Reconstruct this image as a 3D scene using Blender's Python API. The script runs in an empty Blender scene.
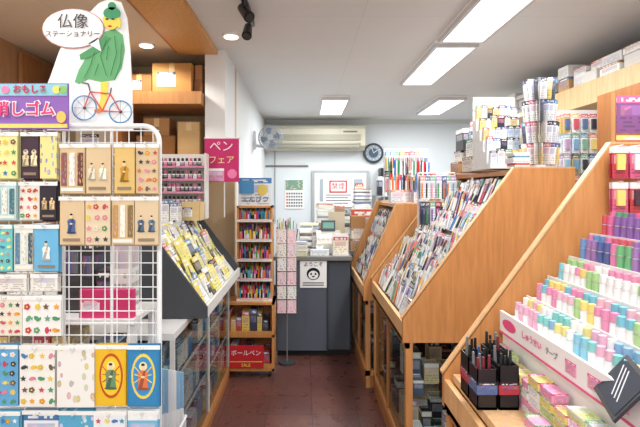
import bpy, math, random
from mathutils import Matrix, Vector
R=random.Random(11)
scn=bpy.context.scene
def lin(c):
    o=[]
    for v in c[:3]:
        v=v/255.0
        o.append(v/12.92 if v<=0.04045 else ((v+0.055)/1.055)**2.4)
    return (o[0],o[1],o[2],1.0)
MATS={}
class NT:
    def __init__(s,name):
        m=bpy.data.materials.new(name); m.use_nodes=True
        s.m=m; s.n=m.node_tree.nodes; s.l=m.node_tree.links; s.n.clear()
        s.out=s.n.new('ShaderNodeOutputMaterial')
    def add(s,t,**kw):
        n=s.n.new(t)
        for k,v in kw.items(): setattr(n,k,v)
        return n
    def math(s,op,a,b=None,c=None):
        n=s.n.new('ShaderNodeMath'); n.operation=op
        for i,x in enumerate((a,b,c)):
            if x is None: continue
            if isinstance(x,(int,float)): n.inputs[i].default_value=x
            else: s.l.new(x,n.inputs[i])
        return n.outputs[0]
    def mix(s,f,a,b,bt='MIX'):
        n=s.n.new('ShaderNodeMix'); n.data_type='RGBA'; n.blend_type=bt
        for i,x in ((0,f),(6,a),(7,b)):
            if isinstance(x,(int,float,tuple)): n.inputs[i].default_value=x
            else: s.l.new(x,n.inputs[i])
        return n.outputs[2]
    def attr(s,name):
        n=s.n.new('ShaderNodeAttribute'); n.attribute_name=name; return n.outputs['Color']
    def bsdf(s,col,rough=.5,metal=0,spec=.5,bump=None):
        b=s.n.new('ShaderNodeBsdfPrincipled')
        if isinstance(col,tuple): b.inputs['Base Color'].default_value=col
        else: s.l.new(col,b.inputs['Base Color'])
        if isinstance(rough,(int,float)): b.inputs['Roughness'].default_value=rough
        else: s.l.new(rough,b.inputs['Roughness'])
        b.inputs['Metallic'].default_value=metal
        b.inputs['Specular IOR Level'].default_value=spec
        if bump is not None:
            bn=s.n.new('ShaderNodeBump'); bn.inputs['Strength'].default_value=.25; bn.inputs['Distance'].default_value=.004
            s.l.new(bump,bn.inputs['Height']); s.l.new(bn.outputs[0],b.inputs['Normal'])
        s.l.new(b.outputs[0],s.out.inputs[0]); return b
def coords(t,kind='Object',scale=(1,1,1)):
    tc=t.add('ShaderNodeTexCoord'); mp=t.add('ShaderNodeMapping'); mp.inputs['Scale'].default_value=scale
    t.l.new(tc.outputs[kind],mp.inputs[0]); return mp.outputs[0]
def noise(t,vec,scale,detail=3):
    n=t.add('ShaderNodeTexNoise'); n.inputs['Scale'].default_value=scale; n.inputs['Detail'].default_value=detail
    t.l.new(vec,n.inputs['Vector']); return n
t=NT('plastic'); t.bsdf(t.attr('Col'),.35); MATS['plastic']=t.m
t=NT('matte'); n=noise(t,coords(t,'Object'),60); t.bsdf(t.mix(.06,t.attr('Col'),n.outputs['Color'],'OVERLAY'),.8,spec=.2); MATS['matte']=t.m
t=NT('metal'); t.bsdf(t.attr('Col'),.3,metal=.8); MATS['metal']=t.m
t=NT('painted_plaster'); n=noise(t,coords(t,'Object'),25,6); n2=noise(t,coords(t,'Object'),1.2)
c=t.mix(t.math('MULTIPLY',n2.outputs[0],.12),t.attr('Col'),(.6,.61,.61,1)); t.bsdf(c,.75,spec=.25,bump=n.outputs[0]); MATS['wall']=t.m
t=NT('ceiling_board'); v=coords(t,'Object'); b=t.add('ShaderNodeTexBrick'); b.offset=0
b.inputs['Scale'].default_value=1; b.inputs['Brick Width'].default_value=1.82; b.inputs['Row Height'].default_value=.91; b.inputs['Mortar Size'].default_value=.003
b.inputs['Color1'].default_value=(1,1,1,1);b.inputs['Color2'].default_value=(.98,.98,.98,1);b.inputs['Mortar'].default_value=(.9,.9,.9,1)
t.l.new(v,b.inputs[0]); t.bsdf(t.mix(1.0,t.attr('Col'),b.outputs[0],'MULTIPLY'),.8,spec=.2); MATS['ceil']=t.m
t=NT('wood_veneer'); v=coords(t,'Object',(14,14,1.2)); n=noise(t,v,3.5,8); v2=coords(t,'Object',(60,60,3)); n2=noise(t,v2,5,3)
g=t.math('ADD',t.math('MULTIPLY',n.outputs[0],.75),t.math('MULTIPLY',n2.outputs[0],.35))
r=t.add('ShaderNodeValToRGB'); r.color_ramp.elements[0].position=.35; r.color_ramp.elements[0].color=(.80,.74,.68,1); r.color_ramp.elements[1].position=.72; r.color_ramp.elements[1].color=(1.06,1.04,1.0,1)
t.l.new(g,r.inputs[0]); t.bsdf(t.mix(1.0,t.attr('Col'),r.outputs[0],'MULTIPLY'),.42,spec=.4); MATS['wood']=t.m
t=NT('polished_floor_tile'); v=coords(t,'Object'); b=t.add('ShaderNodeTexBrick'); b.offset=0
b.inputs['Scale'].default_value=1; b.inputs['Brick Width'].default_value=.303; b.inputs['Row Height'].default_value=.303; b.inputs['Mortar Size'].default_value=.003
b.inputs['Color1'].default_value=lin((104,64,57));b.inputs['Color2'].default_value=lin((88,54,49));b.inputs['Mortar'].default_value=lin((50,32,30))
t.l.new(v,b.inputs[0]); n=noise(t,v,14,8); vo=t.add('ShaderNodeTexVoronoi'); vo.inputs['Scale'].default_value=60; t.l.new(v,vo.inputs[0])
sp=t.math('LESS_THAN',vo.outputs['Distance'],.16); ns=noise(t,v,5,4); sp=t.math('MULTIPLY',sp,t.math('GREATER_THAN',ns.outputs[0],.48))
c=t.mix(t.math('MULTIPLY',n.outputs[0],.35),b.outputs[0],lin((118,80,72)))
c=t.mix(t.math('MULTIPLY',sp,.32),c,lin((200,178,172)))  # pale specks of light painted into the tile colour
t.bsdf(c,t.math('ADD',t.math('MULTIPLY',n.outputs[0],.3),.16),spec=.4); MATS['floor']=t.m
def uvn(t):
    tc=t.add('ShaderNodeTexCoord'); s=t.add('ShaderNodeSeparateXYZ'); t.l.new(tc.outputs['UV'],s.inputs[0]); return tc.outputs['UV'],s.outputs[0],s.outputs[1]
t=NT('printed_card'); uv,u,v=uvn(t); c1=t.attr('Col'); c2=t.attr('Col2')
rows=t.math('FLOOR',t.math('MULTIPLY',v,9)); fr=t.math('FRACT',t.math('MULTIPLY',v,9)); cu=t.math('FLOOR',t.math('MULTIPLY',u,12))
cb=t.add('ShaderNodeCombineXYZ'); t.l.new(cu,cb.inputs[0]); t.l.new(rows,cb.inputs[1]); sepc=t.add('ShaderNodeSeparateColor'); t.l.new(c1,sepc.inputs[0])
t.l.new(t.math('MULTIPLY',t.math('ADD',sepc.outputs[0],sepc.outputs[2]),37.7),cb.inputs[2])
wn=t.add('ShaderNodeTexWhiteNoise'); t.l.new(cb.outputs[0],wn.inputs[0])
def AND(*a):
    x=a[0]
    for y in a[1:]: x=t.math('MULTIPLY',x,y)
    return x
GT=lambda a,b:t.math('GREATER_THAN',a,b); LT=lambda a,b:t.math('LESS_THAN',a,b)
txt=AND(GT(wn.outputs[0],.4),GT(fr,.3),LT(fr,.8),LT(v,.44),GT(u,.08),LT(u,.92),GT(v,.05))
band=GT(v,.80)
pic=AND(GT(v,.47),LT(v,.74),GT(u,.1),LT(u,.9))
vo=t.add('ShaderNodeTexVoronoi'); vo.inputs['Scale'].default_value=4; t.l.new(uv,vo.inputs[0])
hdr=AND(GT(v,.84),LT(v,.94),GT(wn.outputs[0],.35),GT(u,.12),LT(u,.88))
c=t.mix(band,c1,c2); c=t.mix(t.math('MULTIPLY',pic,.5),c,t.mix(.5,c2,vo.outputs['Color']))
c=t.mix(t.math('MULTIPLY',txt,.5),c,(.05,.05,.08,1)); c=t.mix(t.math('MULTIPLY',hdr,.85),c,(.95,.95,.95,1))
t.bsdf(c,.4); MATS['print']=t.m
t=NT('printed_pattern'); uv,u,v=uvn(t); vo=t.add('ShaderNodeTexVoronoi'); vo.inputs['Scale'].default_value=6; t.l.new(uv,vo.inputs[0])
d=t.math('LESS_THAN',vo.outputs['Distance'],.36); d2=t.math('LESS_THAN',vo.outputs['Distance'],.14)
sc=t.add('ShaderNodeSeparateColor'); t.l.new(vo.outputs['Color'],sc.inputs[0])
d=t.math('MULTIPLY',d,t.math('GREATER_THAN',sc.outputs[0],.25))
c=t.mix(t.math('MULTIPLY',d,.9),t.attr('Col'),t.mix(.3,t.attr('Col2'),vo.outputs['Color'])); c=t.mix(t.math('MULTIPLY',d,d2),c,(.85,.6,.25,1)); t.bsdf(c,.45); MATS['pattern']=t.m
t=NT('cardboard'); n=noise(t,coords(t,'Object',(3,3,60)),3); t.bsdf(t.mix(t.math('MULTIPLY',n.outputs[0],.25),t.attr('Col'),lin((120,80,50))),.8,spec=.15); MATS['cardboard']=t.m
t=NT('clear_glass'); tr=t.add('ShaderNodeBsdfTransparent'); tr.inputs[0].default_value=(.95,.98,.97,1); gl=t.add('ShaderNodeBsdfGlossy'); gl.inputs['Roughness'].default_value=.03
fz=t.add('ShaderNodeFresnel'); fz.inputs[0].default_value=1.3; mx=t.add('ShaderNodeMixShader'); t.l.new(t.math('MULTIPLY',fz.outputs[0],.5),mx.inputs[0]); t.l.new(tr.outputs[0],mx.inputs[1]); t.l.new(gl.outputs[0],mx.inputs[2]); t.l.new(mx.outputs[0],t.out.inputs[0]); MATS['glass']=t.m
def emis(name,col,st):
    t=NT(name); e=t.add('ShaderNodeEmission'); e.inputs[0].default_value=col; e.inputs[1].default_value=st; t.l.new(e.outputs[0],t.out.inputs[0]); MATS[name]=t.m
emis('fluorescent_diffuser',(1,1,1,1),2.6); emis('warm_lamp',(1,.9,.75,1),5)
INK={}
def ink(c):
    k=tuple(c)
    if k not in INK:
        t=NT('ink_%d_%d_%d'%k); n=noise(t,coords(t,'Object'),50); t.bsdf(t.mix(.03,lin(c),n.outputs['Color']),.6); INK[k]=t.m
    return INK[k]

class MB:
    def __init__(s,name): s.name=name; s.v=[];s.f=[];s.m=[];s.uv=[];s.c=[];s.d=[];s.mats=[]
    def face(s,pts,col,mat='plastic',col2=None,M=None,uv=None):
        b=len(s.v)
        for p in pts:
            p=Vector(p); s.v.append(tuple(M@p) if M else tuple(p))
        s.f.append(tuple(range(b,b+len(pts))))
        if mat not in s.mats: s.mats.append(mat)
        s.m.append(s.mats.index(mat))
        if uv is None:
            uv=[(0,0),(1,0),(1,1),(0,1)] if len(pts)==4 else [(.5,.5)]*len(pts)
        s.uv+=uv; L=lin(col); L2=lin(col2 or col); s.c+=[L]*len(pts); s.d+=[L2]*len(pts)
    def box(s,x0,y0,z0,x1,y1,z1,col,mat='plastic',col2=None,M=None,side=None):
        sd=side or mat
        s.face([(x0,y0,z0),(x1,y0,z0),(x1,y0,z1),(x0,y0,z1)],col,mat,col2,M)
        s.face([(x0,y1,z0),(x0,y0,z0),(x0,y0,z1),(x0,y1,z1)],col,mat,col2,M)
        s.face([(x1,y0,z0),(x1,y1,z0),(x1,y1,z1),(x1,y0,z1)],col,mat,col2,M)
        s.face([(x1,y1,z0),(x0,y1,z0),(x0,y1,z1),(x1,y1,z1)],col,mat,col2,M)
        s.face([(x0,y0,z1),(x1,y0,z1),(x1,y1,z1),(x0,y1,z1)],col,sd,col2,M)
        s.face([(x0,y1,z0),(x1,y1,z0),(x1,y0,z0),(x0,y0,z0)],col,sd,col2,M)
    def cyl(s,p0,p1,r0,r1=None,n=8,col=(200,200,200),mat='plastic',caps=True,col2=None):
        if r1 is None: r1=r0
        p0=Vector(p0);p1=Vector(p1);a=(p1-p0).normalized()
        q=Vector((0,0,1)) if abs(a.z)<.9 else Vector((1,0,0))
        e=a.cross(q).normalized(); g=a.cross(e)
        A=[p0+(e*math.cos(2*math.pi*i/n)+g*math.sin(2*math.pi*i/n))*r0 for i in range(n)]
        Bq=[p1+(e*math.cos(2*math.pi*i/n)+g*math.sin(2*math.pi*i/n))*r1 for i in range(n)]
        for i in range(n):
            j=(i+1)%n; s.face([A[j],A[i],Bq[i],Bq[j]],col,mat,col2)
        if caps:
            s.face(A,col,mat,col2); s.face(Bq[::-1],col,mat,col2)
    def path(s,pts,r,col,mat='plastic',n=6):
        for a,b in zip(pts[:-1],pts[1:]): s.cyl(a,b,r,r,n,col,mat)
    def prism(s,pts,vec,col,mat='plastic',M=None,col2=None):
        vec=Vector(vec); P=[Vector(p) for p in pts]; Q=[p+vec for p in P]; n=len(P)
        s.face(P,col,mat,col2,M); s.face(Q[::-1],col,mat,col2,M)
        for i in range(n):
            j=(i+1)%n; s.face([P[j],P[i],Q[i],Q[j]],col,mat,col2,M)
    def ell(s,c,rx,rz,th,col,mat='matte',n=24,rot=0):
        P=[]
        for i in range(n):
            a=2*math.pi*i/n; x=rx*math.cos(a);z=rz*math.sin(a)
            P.append((c[0]+x*math.cos(rot)-z*math.sin(rot),c[1],c[2]+x*math.sin(rot)+z*math.cos(rot)))
        s.prism(P,(0,th,0),col,mat)
    def ring(s,c,r,rr,axis,col,mat='plastic',n=24):
        c=Vector(c);pts=[]
        for i in range(n+1):
            a=2*math.pi*i/n
            if axis=='Y': pts.append(c+Vector((r*math.cos(a),0,r*math.sin(a))))
            elif axis=='X': pts.append(c+Vector((0,r*math.cos(a),r*math.sin(a))))
            else: pts.append(c+Vector((r*math.cos(a),r*math.sin(a),0)))
        s.path(pts,rr,col,mat,5)
    def make(s,bevel=0,parent=None):
        xs=[p[0] for p in s.v];ys=[p[1] for p in s.v];zs=[p[2] for p in s.v]
        o=Vector(((min(xs)+max(xs))/2,(min(ys)+max(ys))/2,min(zs)))
        me=bpy.data.meshes.new(s.name); me.from_pydata([tuple(Vector(p)-o) for p in s.v],[],s.f)
        for k in s.mats: me.materials.append(MATS[k])
        me.polygons.foreach_set('material_index',s.m)
        u=me.uv_layers.new(name='UVMap'); u.data.foreach_set('uv',[x for q in s.uv for x in q])
        for nm,d in (('Col',s.c),('Col2',s.d)):
            a=me.color_attributes.new(nm,'FLOAT_COLOR','CORNER'); a.data.foreach_set('color',[x for q in d for x in q])
        ob=bpy.data.objects.new(s.name,me); scn.collection.objects.link(ob); ob.location=o; ob['o']=list(o)
        if bevel:
            import bmesh
            bm=bmesh.new(); bm.from_mesh(me); bmesh.ops.remove_doubles(bm,verts=bm.verts,dist=1e-5); bm.to_mesh(me); bm.free()
            m=ob.modifiers.new('bevel','BEVEL'); m.width=bevel; m.segments=2; m.limit_method='ANGLE'
        if parent: par(ob,parent)
        return ob
def par(ch,p):
    ch.parent=p; ch.matrix_parent_inverse=Matrix.Translation(Vector(p['o'])).inverted()
def text(parent,name,body,loc,size,col,rot=(90,0,0),align='CENTER',ext=.0006,bold=0):
    cu=bpy.data.curves.new(name,'FONT'); cu.body=body; cu.size=size; cu.align_x=align; cu.align_y='CENTER'; cu.extrude=ext; cu.offset=bold
    cu.materials.append(ink(col)); ob=bpy.data.objects.new(name,cu); scn.collection.objects.link(ob)
    ob.location=loc; ob.rotation_euler=[math.radians(a) for a in rot]; par(ob,parent)
    return ob
FR=(90,0,0); LF=(90,0,-90); RT=(90,0,90)
VIV=[(215,50,70),(230,125,50),(240,200,70),(70,155,90),(40,115,185),(115,75,160),(222,95,145),(30,40,75),(35,35,40),(85,175,200),(238,150,175),(150,190,90)]
LIGHT=[(240,240,237),(235,232,222),(240,234,200),(228,234,244),(246,232,236),(222,234,226),(240,240,240),(243,243,243)]
def rc(p=.5): return R.choice(VIV) if R.random()<p else R.choice(LIGHT)
WOOD=(208,148,92); WOODD=(172,116,70); WOODL=(224,180,130)

# ---------------------------------------------------------------- room shell
b=MB('floor'); b.box(-2.2,-1.5,-.1,2.9,7.3,0,(100,55,50),'floor'); b.make()
b=MB('ceiling'); b.box(-.65,-1.5,2.55,2.9,7.3,2.65,(234,236,237),'ceil'); b.box(-2.2,-1.5,2.55,-.65,7.3,2.65,(244,234,212),'ceil'); b.make()
b=MB('wall_back'); b.box(-.6,7.2,0,2.9,7.3,2.55,(230,236,240),'wall'); b.make()
b=MB('wall_right'); b.box(2.8,-1.5,0,2.9,7.2,2.55,(232,235,234),'wall'); b.make()
b=MB('wall_left'); b.box(-2.2,-1.5,0,-2.1,4.1,2.55,(190,150,112),'wood'); b.make()
b=MB('wall_alcove'); b.box(-2.1,4.1,0,-.6,4.2,2.55,(210,184,144),'wall'); b.make()
b=MB('wall_partition'); b.box(-.75,4.2,0,-.6,7.3,2.55,(236,240,242),'wall'); b.make()
b=MB('wall_bulkhead'); b.box(-.75,3.6,1.66,-.6,4.1,2.55,(238,241,243),'wall'); b.make()
b=MB('trim_1'); b.box(-.94,-1.5,2.515,-.655,3.6,2.549,(224,174,110),'wood'); b.box(-.97,-1.5,2.53,-.94,3.6,2.549,(190,134,78),'wood'); b.make()
b=MB('trim_2'); b.box(-.598,7.17,2.50,2.8,7.2,2.55,(220,222,218),'matte'); b.make()
b=MB('baseboard_back'); b.box(-.598,7.185,0,2.79,7.2,.08,(90,70,60),'matte'); b.make()
b=MB('baseboard_right'); b.box(2.785,-1.5,0,2.8,7.18,.08,(90,70,60),'matte'); b.make()

def fluo(x0,y0,x1,y1,e=25):
    b=MB('fluorescent_ceiling_light')
    b.box(x0-.02,y0-.02,2.53,x1+.02,y1+.02,2.549,(245,245,245),'plastic')
    b.box(x0,y0,2.505,x1,y1,2.53,(255,255,255),'fluorescent_diffuser')
    b.box(x0-.02,y0-.02,2.50,x0,y1+.02,2.53,(215,215,215)); b.box(x1,y0-.02,2.50,x1+.02,y1+.02,2.53,(215,215,215)); b.box(x0,y0-.02,2.50,x1,y0,2.53,(215,215,215)); b.box(x0,y1,2.50,x1,y1+.02,2.53,(215,215,215))
    ob=b.make()
    ld=bpy.data.lights.new('lamp','AREA'); ld.shape='RECTANGLE'; ld.size=x1-x0; ld.size_y=y1-y0; ld.energy=e*(y1-y0); ld.color=(.98,1,1)
    lo=bpy.data.objects.new('lamp',ld); scn.collection.objects.link(lo); lo.location=((x0+x1)/2,(y0+y1)/2,2.49); par(lo,ob)
fluo(.93,3.38,1.20,4.58); fluo(.93,2.05,1.20,3.25,18); fluo(.93,.72,1.20,1.92,19)
fluo(.2,5.35,.48,6.4); fluo(1.5,5.35,1.78,6.4); fluo(-.3,-1.2,0,0,42); fluo(-1.5,.9,-1.2,1.9,24)  # last two fixtures are added fill light, unseen behind camera and off left
for (x,y) in ((-1.14,3.45),(-.5,3.25)):
    b=MB('recessed_downlight'); b.cyl((x,y,2.535),(x,y,2.549),.06,.06,20,(250,250,250)); b.cyl((x,y,2.53),(x,y,2.536),.045,.045,20,(255,255,255),'warm_lamp'); b.make()
ld=bpy.data.lights.new('downlight_lamp','SPOT'); ld.energy=18; ld.spot_size=2.4; ld.color=(1,.93,.82); ld.shadow_soft_size=.05; lo=bpy.data.objects.new('downlight_lamp',ld); scn.collection.objects.link(lo); lo.location=(-1.14,3.3,2.5)
b=MB('track_spotlight'); b.box(-.345,2.2,2.52,-.315,3.0,2.549,(25,25,25))
for y,a in ((2.55,.03),(2.85,-.02)):
    b.cyl((-.33,y,2.52),(-.33,y,2.47),.008,.008,8,(20,20,20)); b.cyl((-.34,y+.03,2.48),(-.32+a,y-.05,2.40),.024,.03,14,(22,22,24)); b.cyl((-.32+a,y-.05,2.40),(-.32+a*1.1,y-.055,2.395),.02,.02,14,(60,60,60))
b.make()

# ---------------------------------------------------------------- back wall items
b=MB('door_1')
b.box(.10,7.14,0,.95,7.199,1.79,(176,180,182)); 
b.box(.14,7.12,.05,.91,7.14,1.75,(232,236,236)); b.box(.22,7.11,.95,.52,7.12,1.66,(168,180,188),'matte'); b.box(.55,7.11,.95,.85,7.12,1.66,(168,180,188),'matte')
b.box(.22,7.11,.15,.85,7.12,.85,(220,224,226),'matte')
b.cyl((.2,7.10,.95),(.2,7.12,.95),.025,.025,12,(150,150,150),'metal')
for (x0,z0,x1,z1,c,c2) in ((.74,1.36,.86,1.60,(245,235,200),(200,80,70)),(.73,1.12,.88,1.32,(235,240,245),(70,110,160)),(.20,1.0,.40,1.22,(250,250,250),(220,120,60)),(.43,1.02,.62,1.20,(245,225,150),(90,90,90))): b.box(x0,7.09,z0,x1,7.12,z1,c,'print',c2)
b.make()
b=MB('notice_poster'); b.box(.27,7.10,1.25,.72,7.108,1.70,(250,250,250),'matte'); b.box(.36,7.095,1.46,.62,7.10,1.64,(200,40,50),'matte'); b.box(.38,7.092,1.48,.60,7.095,1.62,(250,250,250),'matte')
for i in range(4): b.box(.31,7.097,1.42-.04*i,.68-.04*(i%2),7.10,1.432-.04*i,(90,90,100),'matte')
p=b.make()
text(p,'notice_text','禁煙',(.49,7.09,1.55),.10,(200,30,40))
b=MB('wall_calendar'); b.box(-.30,7.185,1.22,-.02,7.199,1.66,(248,248,246),'matte'); b.box(-.29,7.18,1.50,-.03,7.185,1.65,(120,160,140),'pattern',(230,200,160))
for r_ in range(5):
    for c_ in range(7): b.box(-.28+.036*c_,7.182,1.25+.046*r_,-.255+.036*c_,7.185,1.275+.046*r_,(200,90,90) if c_==0 else (120,120,130),'matte')
b.make()
b=MB('air_conditioner')
AC=(214,210,190)
b.prism([(-.59,7.19,2.43),(-.59,6.93,2.43),(-.59,6.90,2.38),(-.59,6.92,2.14),(-.59,7.0,2.08),(-.59,7.19,2.08)],(1.46,0,0),AC,'plastic')
b.box(-.52,6.895,2.215,.80,6.905,2.30,(168,166,150))
for i in range(7): b.box(-.52,6.888,2.222+.011*i,.80,6.897,2.227+.011*i,(206,202,184))
b.box(-.52,6.905,2.10,.80,6.935,2.18,(150,148,134)); 
for i in range(3): b.box(-.5,6.885,2.115+.022*i,.78,6.91,2.121+.022*i,(222,219,200))
b.box(.55,6.89,2.33,.75,6.91,2.35,(120,120,115))
for x in (-.2,.5): b.box(x,6.898,2.31,x+.004,6.91,2.42,(180,178,162))
b.make(bevel=.004)
b=MB('wall_clock'); cx,cz=1.02,2.05
b.cyl((cx,7.15,cz),(cx,7.199,cz),.15,.15,32,(28,38,52)); b.cyl((cx,7.146,cz),(cx,7.15,cz),.118,.118,32,(150,165,180))
b.cyl((cx,7.143,cz),(cx,7.146,cz),.07,.07,32,(60,80,105))
for i in range(12):
    a=math.pi*i/6; b.box(cx+.1*math.cos(a)-.006,7.141,cz+.1*math.sin(a)-.006,cx+.1*math.cos(a)+.006,7.146,cz+.1*math.sin(a)+.006,(240,240,240))
b.path([(cx,7.138,cz),(cx+.05,7.138,cz+.04)],.005,(250,250,250)); b.path([(cx,7.138,cz),(cx-.03,7.138,cz+.085)],.004,(250,250,250)); b.make()
b=MB('wall_mounted_fan'); fx,fy,fz=-.395,5.5,2.10; GR=(165,172,182)
b.box(-.6,5.55,1.98,-.57,5.67,2.18,(225,228,232)); b.path([(-.57,5.61,2.02),(-.48,5.62,2.0),(fx,fy+.1,fz)],.018,(225,228,232),n=10)
b.cyl((fx,fy+.03,fz),(fx,fy+.14,fz),.05,.035,16,(220,224,228)); b.cyl((fx,fy-.06,fz),(fx,fy-.04,fz),.035,.03,16,(190,196,204))
for rr,yy in ((.14,0),(.135,-.03),(.11,-.045),(.08,-.055),(.05,-.058),(.135,.03),(.09,.045)): b.ring((fx,fy+yy,fz),rr,.0035,'Y',GR)
for i in range(28):
    a=2*math.pi*i/28; c_,s_=math.cos(a),math.sin(a); b.path([(fx+.03*c_,fy-.058,fz+.03*s_),(fx+.11*c_,fy-.045,fz+.11*s_),(fx+.14*c_,fy,fz+.14*s_),(fx+.09*c_,fy+.045,fz+.09*s_)],.002,GR,n=4)
for i in range(4):
    a=math.pi/2*i+.3; P=[]
    for (r_,da) in ((.02,-.3),(.11,-.42),(.12,.0),(.1,.35),(.02,.3)): P.append((fx+r_*math.cos(a+da),fy-.01+da*.02,fz+r_*math.sin(a+da)))
    b.prism(P,(0,.003,0),(120,140,165))
b.make()
b=MB('wall_conduit'); b.path([(-.59,7.18,1.86),(.05,7.18,1.86)],.012,(120,112,104)); b.path([(-.45,7.18,2.08),(-.45,7.18,1.0)],.006,(140,140,140)); b.make()

# ---------------------------------------------------------------- back counter
b=MB('service_counter'); GC=(92,97,108)
b.box(-.26,4.33,.05,.20,4.9,.865,GC,'matte'); b.box(.205,4.36,.05,.41,4.9,.865,(84,89,98),'matte')
b.box(-.25,4.36,0,.40,4.88,.05,(40,38,38),'matte'); b.box(-.28,4.31,.865,.425,4.95,.90,(120,118,116),'plastic')
b.box(-.265,4.325,.05,-.25,4.33,.865,(60,62,68)); b.box(.197,4.32,.05,.207,4.36,.865,(50,52,56)); b.make(bevel=.003)
b=MB('service_counter'); b.box(.44,4.72,0,2.2,5.2,.865,GC,'matte'); b.box(.43,4.70,.865,2.22,5.22,.9,(120,118,116)); b.make()
b=MB('shop_notice'); b.box(-.045,4.322,.62,.195,4.329,.86,(250,250,248),'matte'); b.ell((.075,4.320,.745),.06,.055,.002,(30,30,34)); b.ell((.075,4.318,.735),.045,.038,.002,(245,245,245)); b.ell((.055,4.316,.745),.008,.01,.002,(20,20,20)); b.ell((.095,4.316,.745),.008,.01,.002,(20,20,20)); b.ell((.075,4.316,.722),.012,.006,.002,(20,20,20)); b.box(-.02,4.320,.64,.17,4.322,.648,(60,60,60)); b.box(-.02,4.320,.66,.17,4.322,.668,(60,60,60)); p=b.make()
text(p,'notice_text','ようこそ',(.075,4.319,.83),.045,(30,30,30))
b=MB('cash_register'); b.box(.10,4.5,.901,.36,4.82,1.0,(205,200,188)); b.prism([(.11,4.52,1.0),(.11,4.81,1.0),(.11,4.81,1.10),(.11,4.6,1.06)],(.24,0,0),(215,210,200)); b.box(.16,4.75,1.09,.30,4.8,1.2,(80,84,88)); b.box(.175,4.745,1.12,.285,4.75,1.18,(120,170,160))
for i in range(5):
    for j in range(3): b.box(.13+.04*i,4.55+.05*j,1.03+.012*j,.155+.04*i,4.58+.05*j,1.05+.012*j,(240,240,235) if i<4 else (200,60,60))
b.make(bevel=.003)
def carton(name,x0,y0,z0,x1,y1,z1,col=(190,145,95),tape=True,lab=None,rz=0):
    b=MB(name); cx,cy=(x0+x1)/2,(y0+y1)/2
    M=Matrix.Translation((cx,cy,0))@Matrix.Rotation(rz,4,'Z')@Matrix.Translation((-cx,-cy,0))
    b.box(x0,y0,z0,x1,y1,z1,col,'cardboard',M=M)
    b.box(cx-.001,y0,z1,cx+.001,y1,z1+.0008,tuple(int(c*.5) for c in col),'matte',M=M)
    if tape:
        b.box(cx-.02,y0-.001,z1-.07 if z1-z0>.08 else z0,cx+.02,y1+.001,z1+.001,(215,180,125),'plastic',M=M)
        b.box(x0+.002,y0-.001,z1-.004,x1-.002,y0,z1-.001,tuple(int(c*.7) for c in col),'matte',M=M)
    for xx in (x0,x1-.003): b.box(xx,y0-.001,z0,xx+.003,y0,z1,tuple(int(c*.75) for c in col),'matte',M=M)
    if lab: b.box(x0+.12*(x1-x0),y0-.002,z0+.2*(z1-z0),x0+.6*(x1-x0),y0-.001,z0+.7*(z1-z0),lab,'print',(60,60,90),M=M)
    return b.make()
b=MB('document_stack')
for i in range(14):
    a=R.uniform(-.12,.12); M=Matrix.Translation((-.07,4.42,0))@Matrix.Rotation(a,4,'Z'); b.box(-.09,-.06,.901+.009*i,.09,.06,.909+.009*i,R.choice([(245,245,245),(230,225,210),(190,200,215),(240,235,160)]),'matte',M=M)
b.make()
b=MB('desk_phone'); b.box(-.24,4.75,.901,-.1,4.93,.95,(50,52,58)); b.box(-.235,4.76,.95,-.195,4.92,.975,(35,36,40)); 
for i in range(3):
    for j in range(4): b.box(-.175+.022*i,4.78+.03*j,.95,-.16+.022*i,4.80+.03*j,.956,(220,220,220))
b.make(bevel=.003)
b=MB('paper_tray'); 
for k in range(4):
    z=.901+.06*k; b.box(-.06,4.66,z,.075,4.9,z+.006,(240,240,240)); b.box(-.06,4.66,z,-.056,4.9,z+.055,(240,240,240)); b.box(.071,4.66,z,.075,4.9,z+.055,(240,240,240)); b.box(-.05,4.68,z+.007,.069,4.89,z+.03,(250,248,240),'matte')
b.make()
b=MB('tissue_box'); b.box(.05,4.38,.901,.22,4.47,.95,(245,245,240),'print',(150,190,220)); b.prism([(.11,4.42,.95),(.16,4.42,.95),(.17,4.43,.99),(.135,4.42,.975),(.10,4.43,.995)],(0,.01,0),(252,252,252),'matte'); b.make()
b=MB('leaflet_stand'); b.box(.25,4.36,.901,.40,4.44,.91,(220,220,220)); b.box(.25,4.43,.91,.40,4.435,1.10,(240,240,240)); b.box(.26,4.40,.912,.39,4.41,1.07,(245,235,210),'print',(210,90,80)); b.make()
b=MB('office_desk'); b.box(-.1,5.4,.68,1.5,6.2,.72,(150,120,95),'wood')
for x in (-.06,1.42):
    for y in (5.44,6.12): b.box(x,y,0,x+.05,y+.05,.68,(120,120,120),'metal')
b.box(1.0,5.42,.2,1.4,5.9,.68,(160,165,170)); 
b.make()
b=MB('paper_pile')
for (x,y,n,w) in ((.05,5.6,22,.2),(.42,5.6,30,.24),(.8,5.6,22,.24),(1.2,5.6,24,.2),(.25,5.95,34,.2),(.7,5.95,40,.2)):
    z=.721
    for i in range(n):
        h=R.uniform(.008,.03); a=R.uniform(-.15,.15); M=Matrix.Translation((x,y,0))@Matrix.Rotation(a,4,'Z'); b.box(-w/2,-w*.6,z,w/2,w*.6,z+h,R.choice(LIGHT+[(190,150,110),(150,165,185),(210,110,100),(90,90,96)]),'matte',M=M); z+=h
b.make()
b=MB('storage_box_stack')
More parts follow.
